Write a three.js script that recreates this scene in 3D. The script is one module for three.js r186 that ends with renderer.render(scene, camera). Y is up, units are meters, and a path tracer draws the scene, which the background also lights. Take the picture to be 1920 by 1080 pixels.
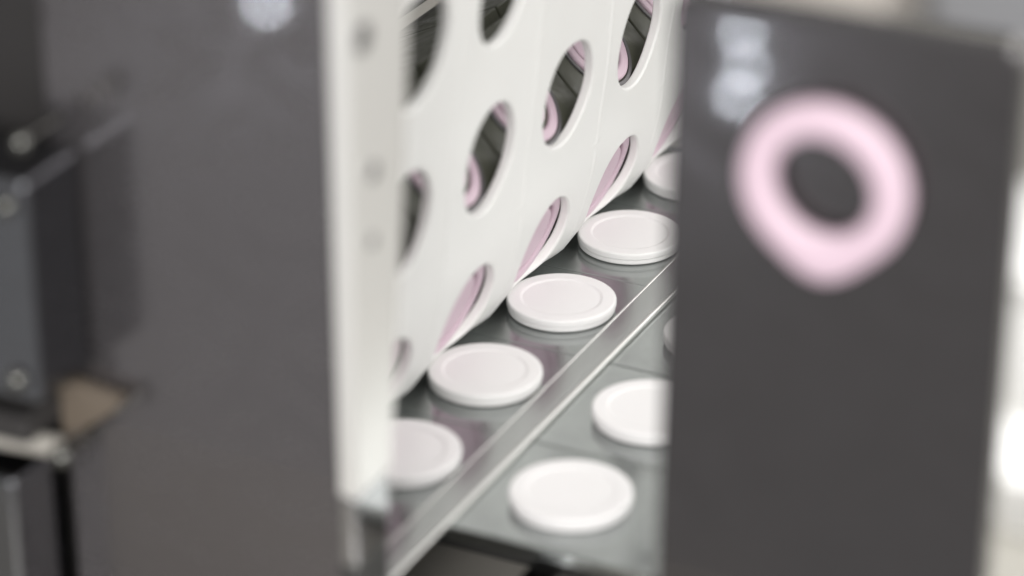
import * as THREE from 'three';
import { RoundedBoxGeometry } from 'three/addons/geometries/RoundedBoxGeometry.js';
import { mergeGeometries, mergeVertices } from 'three/addons/utils/BufferGeometryUtils.js';
import { ImprovedNoise } from 'three/addons/math/ImprovedNoise.js';
import { RectAreaLightUniformsLib } from 'three/addons/lights/RectAreaLightUniformsLib.js';

// ---------------------------------------------------------------- camera, light, exposure
// x runs across the conveyor, -z along it, y up; dimensions below are written in millimetres
const MM = 0.001;
const scene = new THREE.Scene();
const CAM = new THREE.Vector3(307.49, 368.67, 576.03).multiplyScalar(MM);
const FW = new THREE.Vector3(-0.38925, -0.44148, -0.80844).normalize();
const camera = new THREE.PerspectiveCamera(2 * Math.atan(540 / 5668) * 180 / Math.PI, 16 / 9, 0.02, 20);
camera.position.copy(CAM);
{
  const r = FW.clone().cross(new THREE.Vector3(0, 1, 0)).normalize(), u = r.clone().cross(FW), ro = 0.17 * Math.PI / 180;
  camera.up.copy(u.multiplyScalar(Math.cos(ro)).addScaledVector(r, -Math.sin(ro)));
}
camera.lookAt(CAM.clone().add(FW));
camera.focus = 0.845;
camera.userData.fStop = 5.3;
scene.add(camera);

const renderer = new THREE.WebGLRenderer({ antialias: true });
renderer.setSize(1024, 576);
renderer.toneMapping = THREE.LinearToneMapping;
renderer.toneMappingExposure = 1.26;
renderer.shadowMap.enabled = true;
scene.background = new THREE.Color().setRGB(0.30, 0.295, 0.29);   // pale hall light all round

RectAreaLightUniformsLib.init();
const GLOW = new THREE.MeshStandardMaterial({ color: 0x000000, emissive: 0xfffdf8, emissiveIntensity: 1.2 });
const HOUSING = new THREE.MeshStandardMaterial({ color: 0x9a9a98, roughness: 0.5, metalness: 0.6 });
function ceilingPanel([x, y, z], [tx, ty, tz], w, h, power, label) {
  const g = new THREE.Group(); g.name = numbered('light_panel'); scene.add(g);
  g.userData = { label, category: 'lamp' };
  g.position.set(x, y, z).multiplyScalar(MM);
  g.lookAt(tx * MM, ty * MM, tz * MM);                       // +z of the group faces the target
  const face = new THREE.Mesh(new THREE.PlaneGeometry(w, h), GLOW); face.name = 'diffuser'; g.add(face);
  const back = new THREE.Mesh(new THREE.BoxGeometry(w + 0.02, h + 0.02, 0.03), HOUSING); back.name = 'housing'; back.position.z = -0.018; g.add(back);
  const L = new THREE.RectAreaLight(0xfffdfb, power, w, h);
  L.position.z = 0.004; L.rotation.y = Math.PI; L.name = 'panel_light'; L.castShadow = true; g.add(L);
}

const LAMP = 125;
// ---------------------------------------------------------------- helpers
const used = {};
function numbered(n) { const k = used[n] = (used[n] ?? -1) + 1; return k ? `${n}_${String(k).padStart(3, '0')}` : n; }
let seed = 20240611;
const rnd = () => { seed = (seed * 1664525 + 1013904223) >>> 0; return seed / 4294967296; };
const noise = new ImprovedNoise();
function mesh(name, geo, mat, parent) {
  const m = new THREE.Mesh(geo, mat); m.name = parent === scene ? numbered(name) : name;
  m.castShadow = m.receiveShadow = true; (parent ?? scene).add(m); return m;
}
function thing(name, label, category, pos = [0, 0, 0], group) {
  const g = new THREE.Group(); g.name = numbered(name); g.position.set(...pos).multiplyScalar(MM);
  g.userData = { label, category }; if (group) g.userData.group = group;
  scene.add(g); return g;
}
const tag = (o, label, category, group) => { o.userData.label = label; o.userData.category = category; if (group) o.userData.group = group; return o; };
// box given by its corners in millimetres, rounded
function box(x0, x1, y0, y1, z0, z1, r = 0.6, seg = 3) {
  const g = new RoundedBoxGeometry((x1 - x0) * MM, (y1 - y0) * MM, (z1 - z0) * MM, seg, r * MM);
  g.translate((x0 + x1) / 2 * MM, (y0 + y1) / 2 * MM, (z0 + z1) / 2 * MM); return g;
}
function lathe(pts, n = 72) { return new THREE.LatheGeometry(pts.map(([r, y]) => new THREE.Vector2(r * MM, y * MM)), n); }
function cyl(r, a, b, n = 24) {   // rod between two points in mm
  const A = new THREE.Vector3(...a).multiplyScalar(MM), B = new THREE.Vector3(...b).multiplyScalar(MM), d = B.clone().sub(A);
  const g = new THREE.CylinderGeometry(r * MM, r * MM, d.length(), n);
  g.applyQuaternion(new THREE.Quaternion().setFromUnitVectors(new THREE.Vector3(0, 1, 0), d.normalize()));
  g.translate((A.x + B.x) / 2, (A.y + B.y) / 2, (A.z + B.z) / 2); return g;
}
// a grey noise texture; f(u, v) in 0..1 must tile by itself or be used once
function tex(n, f, srgb) {
  const d = new Uint8Array(n * n * 4);
  for (let j = 0; j < n; j++) for (let i = 0; i < n; i++) {
    const c = f(i / n, j / n), k = (j * n + i) * 4, a = Array.isArray(c) ? c : [c, c, c];
    for (let q = 0; q < 3; q++) d[k + q] = Math.max(0, Math.min(255, a[q] * 255)); d[k + 3] = 255;
  }
  const t = new THREE.DataTexture(d, n, n); t.wrapS = t.wrapT = THREE.RepeatWrapping;
  t.magFilter = THREE.LinearFilter; t.minFilter = THREE.LinearMipmapLinearFilter; t.generateMipmaps = true;
  if (srgb) t.colorSpace = THREE.SRGBColorSpace; t.needsUpdate = true; return t;
}
const per = (u, v, s, o = 0) => {       // tiling noise
  const a = 2 * Math.PI * u, b = 2 * Math.PI * v;
  return noise.noise(Math.cos(a) * s + o, Math.sin(a) * s + Math.cos(b) * s * 1.31 + 7.7, Math.sin(b) * s + o * 0.5);
};
const wipeMarks = tex(256, (u, v) => 0.55 + 0.22 * per(u, v, 1.6) + 0.14 * per(u, v, 6, 3) + 0.10 * (rnd() - 0.5));
const brushed = tex(256, (u, v) => 0.5 + 0.25 * noise.noise(u * 3, v * 90, 1.5) + 0.25 * (rnd() - 0.5));
const chalk = tex(256, (u, v) => 0.5 + 0.25 * per(u, v, 9, 1) + 0.3 * (rnd() - 0.5));

// ---------------------------------------------------------------- materials
const rgb = (r, g, b) => new THREE.Color().setRGB(r, g, b);
const M = {
  disc: new THREE.MeshPhysicalMaterial({ color: rgb(0.84, 0.824, 0.82), roughness: 0.46, bumpMap: chalk, bumpScale: 0.00003 }),
  web: new THREE.MeshPhysicalMaterial({ color: rgb(0.82, 0.82, 0.805), roughness: 0.42 }),
  tray: new THREE.MeshStandardMaterial({ color: rgb(0.385, 0.405, 0.40), metalness: 1, roughness: 0.32, roughnessMap: wipeMarks }),
  bar: new THREE.MeshStandardMaterial({ color: rgb(0.42, 0.43, 0.425), metalness: 1, roughness: 0.2 }),
  dullBead: new THREE.MeshStandardMaterial({ color: rgb(0.46, 0.46, 0.45), metalness: 1, roughness: 0.42, roughnessMap: brushed }),
  bead: new THREE.MeshStandardMaterial({ color: rgb(0.56, 0.56, 0.545), metalness: 1, roughness: 0.3 }),
  plate: new THREE.MeshPhysicalMaterial({ color: rgb(0.086, 0.080, 0.082), metalness: 0.8, roughness: 0.34, roughnessMap: wipeMarks, clearcoat: 0.8, clearcoatRoughness: 0.015 }),
  panel: new THREE.MeshPhysicalMaterial({ color: rgb(0.168, 0.157, 0.163), metalness: 0.8, roughness: 0.42, roughnessMap: wipeMarks, clearcoat: 0.8, clearcoatRoughness: 0.015 }),
  olive: new THREE.MeshPhysicalMaterial({ color: rgb(0.082, 0.085, 0.062), roughness: 0.8, specularIntensity: 0.4, roughnessMap: wipeMarks }),
  pink: new THREE.MeshPhysicalMaterial({ color: rgb(0.64, 0.492, 0.572), roughness: 0.46 }),
  collar: new THREE.MeshStandardMaterial({ color: rgb(0.10, 0.095, 0.10), roughness: 0.45 }),
  frame: new THREE.MeshStandardMaterial({ color: rgb(0.42, 0.40, 0.365), metalness: 0.1, roughness: 0.4, roughnessMap: wipeMarks }),
  rubber: new THREE.MeshStandardMaterial({ color: rgb(0.03, 0.028, 0.028), roughness: 0.6 }),
  cover: new THREE.MeshStandardMaterial({ color: rgb(0.62, 0.58, 0.54), roughness: 0.5 }),
  floor: new THREE.MeshStandardMaterial({ color: rgb(0.33, 0.32, 0.29), roughness: 0.55, roughnessMap: wipeMarks }),
  whitePlastic: new THREE.MeshStandardMaterial({ color: rgb(0.85, 0.85, 0.84), roughness: 0.5 }),
  blueGrey: new THREE.MeshStandardMaterial({ color: rgb(0.30, 0.305, 0.325), roughness: 0.5 }),
  guide: new THREE.MeshStandardMaterial({ color: rgb(0.80, 0.79, 0.765), metalness: 0.45, roughness: 0.25 }),
  darkSteel: new THREE.MeshStandardMaterial({ color: rgb(0.06, 0.06, 0.058), metalness: 0.3, roughness: 0.45 }),
  steel: new THREE.MeshStandardMaterial({ color: rgb(0.5, 0.5, 0.51), metalness: 1, roughness: 0.28, roughnessMap: brushed }),
  chrome: new THREE.MeshStandardMaterial({ color: rgb(0.17, 0.17, 0.16), metalness: 1, roughness: 0.25 }),
  bluedSteel: new THREE.MeshStandardMaterial({ color: rgb(0.22, 0.225, 0.24), metalness: 1, roughness: 0.36, roughnessMap: brushed }),
  brass: new THREE.MeshStandardMaterial({ color: rgb(0.15, 0.122, 0.095), roughness: 0.5 }),
};

ceilingPanel([780, 560, 150], [40, 0, -80], 0.8, 0.7, 1.25, 'large diffused light panel beside the conveyor');
ceilingPanel([520, 560, -900], [40, 0, -120], 1.2, 0.5, 1.6, 'long diffused light panel beyond the far end of the conveyor');
ceilingPanel([400, 300, 950], [60, 20, 0], 0.6, 0.35, 4.5, 'diffused light panel in front of the machine');
ceilingPanel([165, 330, 590], [40, 0, -20], 0.2, 0.14, 18.0, 'small square light panel shining through the gap between the dark plates');
ceilingPanel([60, 330, -1000], [-280, -640, -1520], 0.8, 0.7, 9.0, 'square diffused light panel over the floor behind the machine');

// ---------------------------------------------------------------- conveyor
const PITCH = 46.62, K0 = 0, K1 = 4, COLS = 2, THICK = 3.7, RD = 15;
{
  const cv = thing('conveyor', 'grey polished steel slat conveyor with a guide bar and dark open front', 'conveyor');
  for (let k = K0; k <= K1; k++) {
    const g = box(-130, 86, -3, 0, -PITCH / 2 + 0.14, PITCH / 2 - 0.14, 0.4, 3);
    const uv = g.attributes.uv, p = g.attributes.position;
    for (let i = 0; i < uv.count; i++) uv.setXY(i, p.getX(i) / 0.09 + k * 0.37, p.getZ(i) / 0.09 + k * 0.61);
    const s = mesh('slat', g, M.tray, cv);
    s.position.z = -k * PITCH * MM; s.rotation.x = (rnd() - 0.5) * 0.006; s.rotation.z = (rnd() - 0.5) * 0.004;
    mesh('rib', box(-120, 84, -14, -3.3, -4, 4, 0.5, 2), M.darkSteel, s);
  }
  { // the next slat shows only on the sheet's side of the guide bar
    const s = mesh('slat', box(-130, 16, -3, 0, -PITCH / 2 + 0.14, PITCH / 2 - 0.14, 0.4, 3), M.tray, cv); s.position.z = PITCH * MM;
  }
  const shape = new THREE.Shape(), w = 4.2, h = 1.15, r = 0.8;
  shape.moveTo(-w, 0); shape.lineTo(-w, h - r); shape.quadraticCurveTo(-w, h, -w + r, h);
  shape.lineTo(w - r, h); shape.quadraticCurveTo(w, h, w, h - r); shape.lineTo(w, 0); shape.lineTo(-w, 0);
  const g = new THREE.ExtrudeGeometry(shape, { depth: 262, bevelEnabled: false, curveSegments: 10 });
  g.scale(MM, MM, MM); g.translate(20.4 * MM, 0.0002, -208 * MM);
  const gb = mesh('guide_bar', g, M.bar, cv);
  mesh('bead', cyl(0.75, [24.4, 0.85, 54], [24.4, 0.85, -208], 32), M.bead, gb);
  mesh('bead', cyl(0.6, [16.4, 0.85, 54], [16.4, 0.85, -208], 32), M.dullBead, gb);
  const f = mesh('frame', box(-130, 86, -34, -30, -40, 190, 1, 2), M.frame, cv);
  mesh('cross_beam', box(-130, 86, -29.8, -16, -20, -12, 1, 2), M.darkSteel, f);
  for (const x of [41, 76]) mesh('rail', box(x, x + 8, -20, -12, -30, 150, 1.2, 3), M.steel, f);
}

// ---------------------------------------------------------------- discs
const discProfile = [[0, 0], [13.6, 0], [14.4, 0.2], [14.68, 0.6], [14.74, 1.5], [14.8, 1.75], [14.96, 1.95], [15, 2.5], [14.99, 3.1], [14.9, 3.45], [14.65, 3.65], [14.3, 3.7],
  [12.9, 3.7], [11.5, 3.69], [11.15, 3.62], [10.8, 3.44], [10.5, 3.36], [9.9, 3.34], [5, 3.33], [0, 3.33]];
// crisp but rounded: resample the profile through a spline
function smoothProfile(p, n) { const c = new THREE.CatmullRomCurve3(p.map(([a, b]) => new THREE.Vector3(a, b, 0)), false, 'centripetal'); return c.getPoints(n).map((v) => [Math.max(0, v.x), v.y]); }
const discGeo = lathe(smoothProfile(discProfile, 90), 96);
// three batches, a shade apart
const discMats = [[0.84, 0.832, 0.832], [0.825, 0.82, 0.815], [0.845, 0.832, 0.835]].map((c) => { const m = M.disc.clone(); m.color = rgb(...c); return m; });
for (let k = K0; k <= K1; k++) for (let j = 0; j < COLS; j++) {
  const jx = (rnd() - 0.5) * 0.8, jz = (rnd() - 0.5) * 0.8;
  const d = mesh('white_disc', discGeo, discMats[Math.floor(rnd() * 3)], scene);
  d.position.set((j * PITCH + jx * (j ? 1 : 0.3)) * MM, 0.00004, (-k * PITCH + jz * (j ? 1 : 0.3)) * MM);
  d.rotation.set((rnd() - 0.5) * 0.006, rnd() * 6.28, (rnd() - 0.5) * 0.006);
  if (j === 0) tag(d, 'white dished disc lying against the foot of the perforated sheet', 'disc', 'discs along the foot of the perforated sheet');
  else tag(d, 'white dished disc out in the open beyond the first guide bar', 'disc', 'discs in the open rows of the conveyor');
}

// ---------------------------------------------------------------- perforated sheet, peeled up off the belt
// front (camera side) face in the x-y plane, from the belt upwards
const path = new THREE.CatmullRomCurve3([
  [-128, 0.05], [-100, 0.05], [-75, 0.05], [-56, 0.1], [-42, 0.25], [-31, 0.7], [-22, 1.8], [-16, 3.3], [-11.4, 6.2], [-8.0, 11.6], [-4.9, 19.7], [-2.6, 28.2], [-1.3, 35], [-0.5, 43.9], [0.5, 53.8], [1.9, 64.3], [3.9, 86], [6.4, 110], [9.8, 136], [14, 164], [20, 196], [27, 230]]
  .map(([x, y]) => new THREE.Vector3(x, y, 0)), false, 'centripetal');
path.arcLengthDivisions = 2000;
const LEN = path.getLength();
let S0 = 0;                               // arc length where the bottom row of holes is centred
{ let best = 1e9; for (let i = 0; i <= 4000; i++) { const p = path.getPointAt(i / 4000), e = Math.abs(p.y - 63.3); if (e < best) { best = e; S0 = i / 4000 * LEN - PITCH; } } }
const wT = 3.0;
function webPoint(s, z, t) {              // t = 0 front face .. wT back face
  const q = Math.min(Math.max(s / LEN, 0), 1), p = path.getPointAt(q), d = path.getTangentAt(q);
  const nx = d.y, ny = -d.x;              // towards the camera side
  const zz = z / PITCH, m = zz - Math.floor(zz) - 0.5;          // 0 midway between two holes
  const mid = Math.exp(-((m * PITCH) ** 2) / 60);
  const low = Math.exp(-(((s - (S0 - 20)) / 17) ** 2)), up = 1 / (1 + Math.exp(-(s - S0 - 10) / 14));
  let o = -t + 1.2 * low * mid + 0.25 * up * Math.exp(-((m * PITCH) ** 2) / 26);
  if (t < 0.01) o += 0.36 * Math.exp(-((m * PITCH / 0.5) ** 2)) * Math.min(1, up * 1.6);  // raised seam
  o += (0.9 * noise.noise(s * 0.021, z * 0.024, 3.1) + 0.36 * noise.noise(s * 0.05, z * 0.07, 9.4)) * up;
  return [(p.x + nx * o) * MM, Math.max((p.y + ny * o), 0.05) * MM, z * MM];
}
{
  const rows = [-2, -1, 0, 1, 2, 3], HOLE = 14.7, NA = 80, geos = [], H = PITCH / 2;
  const prof = [];                         // [kind, value]: e = fraction from hole rim to the cell's edge
  const E = [1, 0.985, 0.965, 0.94, 0.9, 0.8, 0.68, 0.54, 0.4, 0.27, 0.16, 0.08];
  for (const e of E) prof.push([e, 0]);
  const F = 0.8;                           // soft rounding of the rim, mm
  for (let i = 0; i <= 5; i++) { const a = i / 5 * Math.PI / 2; prof.push([0, F * (1 - Math.cos(a)) , F * (1 - Math.sin(a))]); }
  for (let i = 1; i <= 5; i++) { const a = i / 5 * Math.PI / 2; prof.push([0, wT - F + F * Math.sin(a), F * (1 - Math.cos(a))]); }
  for (const e of [...E].reverse().slice(2)) prof.push([e, wT]);
  const make = (row, k) => {
    const pos = [], idx = [], M1 = prof.length, sc = S0 + row * PITCH, zc = -k * PITCH;
    for (let a = 0; a <= NA; a++) {
      const th = a / NA * 2 * Math.PI, c = Math.cos(th), s = Math.sin(th), q = H / Math.max(Math.abs(c), Math.abs(s));
      const wob = HOLE + 0.18 * noise.noise(c * 1.2 + row * 5.1, s * 1.2, k * 3.3);
      for (const [e, t, x] of prof) {
        const r = x === undefined ? (wob + F) + (q - wob - F) * e : wob + x;
        pos.push(...webPoint(sc + r * s, zc + r * c, t));
      }
    }
    for (let a = 0; a < NA; a++) for (let i = 0; i < M1 - 1; i++) {
      const A = a * M1 + i, B = A + M1; idx.push(A, B, A + 1, A + 1, B, B + 1);
    }
    // square corners, filled to the cell's corner points on both faces
    const g = new THREE.BufferGeometry(); g.setAttribute('position', new THREE.Float32BufferAttribute(pos, 3)); g.setIndex(idx); return g;
  };
  for (const row of rows) for (let k = -1; k <= 4; k++) geos.push(make(row, k));
  let g = mergeGeometries(geos); g = mergeVertices(g, 0.00002); g.computeVertexNormals();
  const sheet = mesh('perforated_sheet', g, M.web, scene);
  tag(sheet, 'white soft sheet with rows of round holes, curving up off the conveyor', 'perforated sheet');
}

// ---------------------------------------------------------------- square turret behind the sheet, with pink cups
{
  const t = thing('cup_turret', 'dark olive five-sided turret with rows of pink cups behind the perforated sheet', 'turret', [-35.6, 38, 0]);
  const ring = lathe(smoothProfile([[10.4, -1.2], [10.5, 0.5], [10.9, 0.9], [12.0, 1.0], [13.1, 0.9], [13.55, 0.5], [13.6, -1.2]], 40), 64);
  const inner = lathe(smoothProfile([[0, 0.6], [8.4, 0.6], [9.0, 0.55], [9.4, 0.2], [9.5, -1.2]], 30), 64);
  const collar = lathe([[15.3, -0.5], [15.3, 0.25], [15.1, 0.5], [14.2, 0.5], [14.0, 0.3], [14.0, -1], [0, -1]], 64);
  // outward normal (degrees), centre of the face relative to the turret's axis, extent of the face plate to either side
  const faces = [[-20, 26.1, -18.7, -11, 13, 1], [43.7, 23.1, 22.1, -14, 20, 1], [115.7, -13.9, 28.8, -20, 20, 0], [187.7, -31.7, -4.3, -20, 20, 0], [259.7, -5.7, -31.5, -17, 17, 0]];
  mesh('core', new THREE.CylinderGeometry(28 * MM, 28 * MM, 6 * PITCH * MM, 5).rotateX(Math.PI / 2).rotateZ((-28.3 + 90 + 180 + 36) * Math.PI / 180).translate(0, 0, -1.5 * PITCH * MM), M.olive, t);
  for (const [deg, cx, cy, lo, hi, cups] of faces) {
    const plateG = box(-hi, -lo, -5, 0, -PITCH / 2 + 0.2, PITCH / 2 - 0.2, 0.6, 2);
    const uv = plateG.attributes.uv, p = plateG.attributes.position; for (let i = 0; i < uv.count; i++) uv.setXY(i, p.getX(i) / 0.06, p.getZ(i) / 0.06);
    for (let k = -1; k <= 4; k++) {
      const pl = mesh('face_plate', plateG, M.olive, t);
      pl.position.set((cx - 0.9 * Math.cos(deg * Math.PI / 180)) * MM, (cy - 0.9 * Math.sin(deg * Math.PI / 180)) * MM, -k * PITCH * MM); pl.rotation.z = deg * Math.PI / 180 - Math.PI / 2;
      if (!cups) continue;
      const cup = mesh('cup', inner, M.pink, t); cup.position.copy(pl.position); cup.rotation.copy(pl.rotation);
      if (deg < 0) { cup.translateY(1.3 * MM); cup.scale.set(1.035, 1, 1.035); }
      mesh('lip', ring, M.pink, cup); if (deg > 0) mesh('collar', collar, M.collar, cup);
    }
  }
}
// machinery behind and above the turret
{
  const b = thing('support_beam', 'grey steel beam running behind the top of the perforated sheet', 'beam', [0, 0, 0]);
  mesh('beam', box(-78, -62, 64, 92, -230, 120, 1.5, 3), M.steel, b);
  mesh('flange', box(-92, -78.2, 58, 62, -230, 120, 0.8, 2), M.darkSteel, b);
  const h = thing('machine_housing', 'black machine housing behind the turret', 'housing', [0, 0, 0]);
  mesh('back_wall', box(-190, -180, 5, 320, -240, 160, 2, 2), M.rubber, h);
  mesh('hood', box(-180, -96, 100, 104, -240, 160, 1, 2), M.rubber, h);
}

// floor and pale goods far behind and below
{
  const f = mesh('floor', new THREE.BoxGeometry(3.4, 0.02, 3.2).translate(-0.5, -0.711, -1.5), M.floor, scene); f.userData = { kind: 'structure', label: 'pale grey concrete floor far below the conveyor' };
  const crate = (name, label, cat, [x, y, z], [w, h, d], m, m2) => {
    const c = thing(name, label, cat, [x, y, z]);
    mesh('body', box(-w / 2, w / 2, 0, h, -d / 2, d / 2, 6, 3), m, c);
    mesh('lid', box(-w / 2 - 6, w / 2 + 6, h + 1, h + 14, -d / 2 - 6, d / 2 + 6, 5, 3), m2, c);
  };
  crate('storage_box', 'tall white lidded box on the floor behind the conveyor', 'box', [-225, -700.5, -1410], [190, 110, 150], M.whitePlastic, M.whitePlastic);
  crate('storage_box', 'low white lidded box on the floor behind the conveyor', 'box', [-170, -700.5, -1225], [170, 32, 70], M.whitePlastic, M.whitePlastic);
  crate('cabinet', 'wide pale beige cabinet standing on the floor far behind', 'cabinet', [-770, -700.5, -2080], [470, 330, 240], M.cover, M.cover);
  crate('cabinet', 'narrow blue grey cabinet standing beside the beige one', 'cabinet', [-455, -700.5, -2150], [120, 330, 200], M.blueGrey, M.blueGrey);
}

// ---------------------------------------------------------------- front plates
function slab(w, h, d, r, b) {   // rounded-corner plate, extruded with a small bevel, centred
  const s = new THREE.Shape(), x = w / 2, y = h / 2;
  s.moveTo(-x + r, -y); s.lineTo(x - r, -y); s.absarc(x - r, -y + r, r, -Math.PI / 2, 0); s.lineTo(x, y - r); s.absarc(x - r, y - r, r, 0, Math.PI / 2);
  s.lineTo(-x + r, y); s.absarc(-x + r, y - r, r, Math.PI / 2, Math.PI); s.lineTo(-x, -y + r); s.absarc(-x + r, -y + r, r, Math.PI, 1.5 * Math.PI);
  const g = new THREE.ExtrudeGeometry(s, { depth: d - 2 * b, bevelEnabled: true, bevelSize: b, bevelThickness: b, bevelOffset: -b, bevelSegments: 3, curveSegments: 12 });
  const uv = g.attributes.uv; for (let i = 0; i < uv.count; i++) uv.setXY(i, uv.getX(i) / 70, uv.getY(i) / 70);
  g.scale(MM, MM, MM); return g;
}
{
  const p = thing('end_plate', 'dark grey upright plate carrying a pink ring', 'plate', [136.3, -58, 74]);
  const m = mesh('panel', slab(69.2, 225, 6, 3.2, 0.6), M.plate, p); m.position.set(0, 112.6 * MM, 0);
  mesh('foot', box(-33, 33, -4, 4, -12, 18, 1, 2), M.darkSteel, p);
}
{ // puffy pink ring with a drawn-out lower lip
  const NA = 96, NB = 20, pos = [], idx = [];
  for (let i = 0; i < NA; i++) {
    const a = i / NA * 2 * Math.PI, c = Math.cos(a), s = Math.sin(a);
    const tip = Math.exp(-(((a - 1.5 * Math.PI - 0.02) / 0.4) ** 2));
    const ro = 17.2 + 2.7 * tip, ri = 9.5 + 0.5 * Math.cos(2 * (a + 0.7));
    for (let j = 0; j < NB; j++) {
      const b = j / NB * 2 * Math.PI, mid = (ro + ri) / 2, hw = (ro - ri) / 2;
      const cr = Math.sign(Math.cos(b)) * Math.abs(Math.cos(b)) ** 0.8, sr = Math.sign(Math.sin(b)) * Math.abs(Math.sin(b)) ** 0.9;
      const r = mid + hw * cr; pos.push(r * c * MM, r * s * MM, (2.1 + 2.2 * sr) * MM);
    }
  }
  for (let i = 0; i < NA; i++) for (let j = 0; j < NB; j++) {
    const A = i * NB + j, B = ((i + 1) % NA) * NB + j, A1 = i * NB + (j + 1) % NB, B1 = ((i + 1) % NA) * NB + (j + 1) % NB;
    idx.push(A, B, A1, A1, B, B1);
  }
  const g = new THREE.BufferGeometry(); g.setAttribute('position', new THREE.Float32BufferAttribute(pos, 3)); g.setIndex(idx); g.computeVertexNormals();
  const m = mesh('pink_ring', g, M.pink, scene); m.position.set(135.0 * MM, 134.6 * MM, 80.2 * MM);
  tag(m, 'pale pink rounded ring with pointed lower lip on dark plate', 'ring');
}
{
  const p = thing('side_guard', 'dark grey upright guard with a pale guide strip along its edge', 'guard', [-8, -45, 74]);
  const m = mesh('panel', slab(70, 300, 6, 3, 0.6), M.panel, p); m.position.set(0, 150 * MM, 0);
  // pale return strip running back from the panel's edge, wider towards the top
  const s = new THREE.Shape(); s.moveTo(-6.3, 84); s.lineTo(9.4, 84); s.lineTo(18, 155); s.lineTo(20, 183); s.lineTo(26, 300); s.lineTo(-6.3, 300); s.lineTo(-6.3, 84);
  const g = new THREE.ExtrudeGeometry(s, { depth: 3.6, bevelEnabled: true, bevelSize: 0.6, bevelThickness: 0.6, bevelOffset: -0.6, bevelSegments: 3 });
  g.rotateY(Math.PI / 2); g.scale(MM, MM, MM); g.translate(35.8 * MM, 0, 0);
  mesh('strip_foot', box(35.2, 39.4, 66, 83.7, -9, 6.2, 0.8, 2), M.steel, p); mesh('strip_foot', box(35.2, 39.2, 4, 65.7, -9, 6.1, 0.8, 2), M.darkSteel, p);
  const gs = mesh('guide_strip', g, M.guide, p);
  for (const [y, z, r] of [[157.9, -3, 2.2], [142.4, -2, 1.6], [188.9, 0.5, 3.4]]) mesh('screw', cyl(r, [40.05, y, z], [40.4, y, z]), M.steel, gs);
}
// small work lamps low in front of the machine; the dark plates mirror them
for (const [x, y, z, r, label] of [[-888, -928, 2688, 6, 'small round work lamp, topmost of the three in front of the ring plate'], [-878, -967, 2678, 5, 'small round work lamp, middle one of the three in front of the ring plate'],
  [-883, -1000, 2666, 6.5, 'small round work lamp, lowest of the three in front of the ring plate'], [-1418, -913, 2493, 7, 'small round work lamp standing alone in front of the side panel']]) {
  const l = thing('work_lamp', label, 'lamp', [x, y, z], 'small work lamps in front of the machine');
  mesh('bulb', new THREE.SphereGeometry(r * MM, 24, 16), new THREE.MeshStandardMaterial({ color: 0x000000, emissive: 0xf0f5ff, emissiveIntensity: LAMP }), l);
  mesh('socket', cyl(6, [0, -r - 20, 0], [0, -r + 1, 0]), M.darkSteel, l);
  const pl = new THREE.PointLight(0xf0f5ff, 0.01); pl.name = 'bulb_light'; pl.castShadow = true; l.add(pl);
}
{ // clamp block in front of the guard's outer edge
  const c = thing('clamp', 'steel clamp block with bolts on the outer edge of the dark guard', 'clamp', [0, 0, 0]);
  mesh('block', box(-82, -34.6, 56, 109, 80.6, 101, 1.6, 3), M.bluedSteel, c);
  mesh('post', box(-96, -44.5, -60, 240, 52, 70, 1, 2), M.rubber, c);
  mesh('arm', box(-84, -41, 43, 49.5, 80.6, 98, 1.2, 3), M.rubber, c);
  mesh('lower_block', box(-84, -45.6, -40, 33, 78, 98, 1.5, 3), M.bluedSteel, c);
  mesh('rod', cyl(2.6, [-84, 37, 92], [-37, 41, 92]), M.frame, c);
  const w = new THREE.Shape(); w.moveTo(-42, 53.4); w.lineTo(-25, 51.5); w.lineTo(-28, 47.5); w.lineTo(-41, 37.5); w.lineTo(-42, 53.4);
  const g = new THREE.ExtrudeGeometry(w, { depth: 2.5, bevelEnabled: true, bevelSize: 0.8, bevelThickness: 0.8, bevelOffset: -0.8, bevelSegments: 3 });
  g.scale(MM, MM, MM); g.translate(0, 0, 81 * MM); mesh('gusset', g, M.brass, c);
  for (const [x, y, z] of [[-36.6, 117, 98], [-39.6, 103, 101], [-40, 61.5, 101], [-33.4, 41.5, 96]]) {
    const b = mesh('bolt', mergeGeometries([new THREE.SphereGeometry(2.6 * MM, 24, 12, 0, 6.2832, 0, 1.35).rotateX(Math.PI / 2), cyl(1.4, [0, 0, -14], [0, 0, 0.7])]), M.chrome, c); b.position.set(x * MM, y * MM, z * MM);
  }
}
renderer.render(scene, camera);
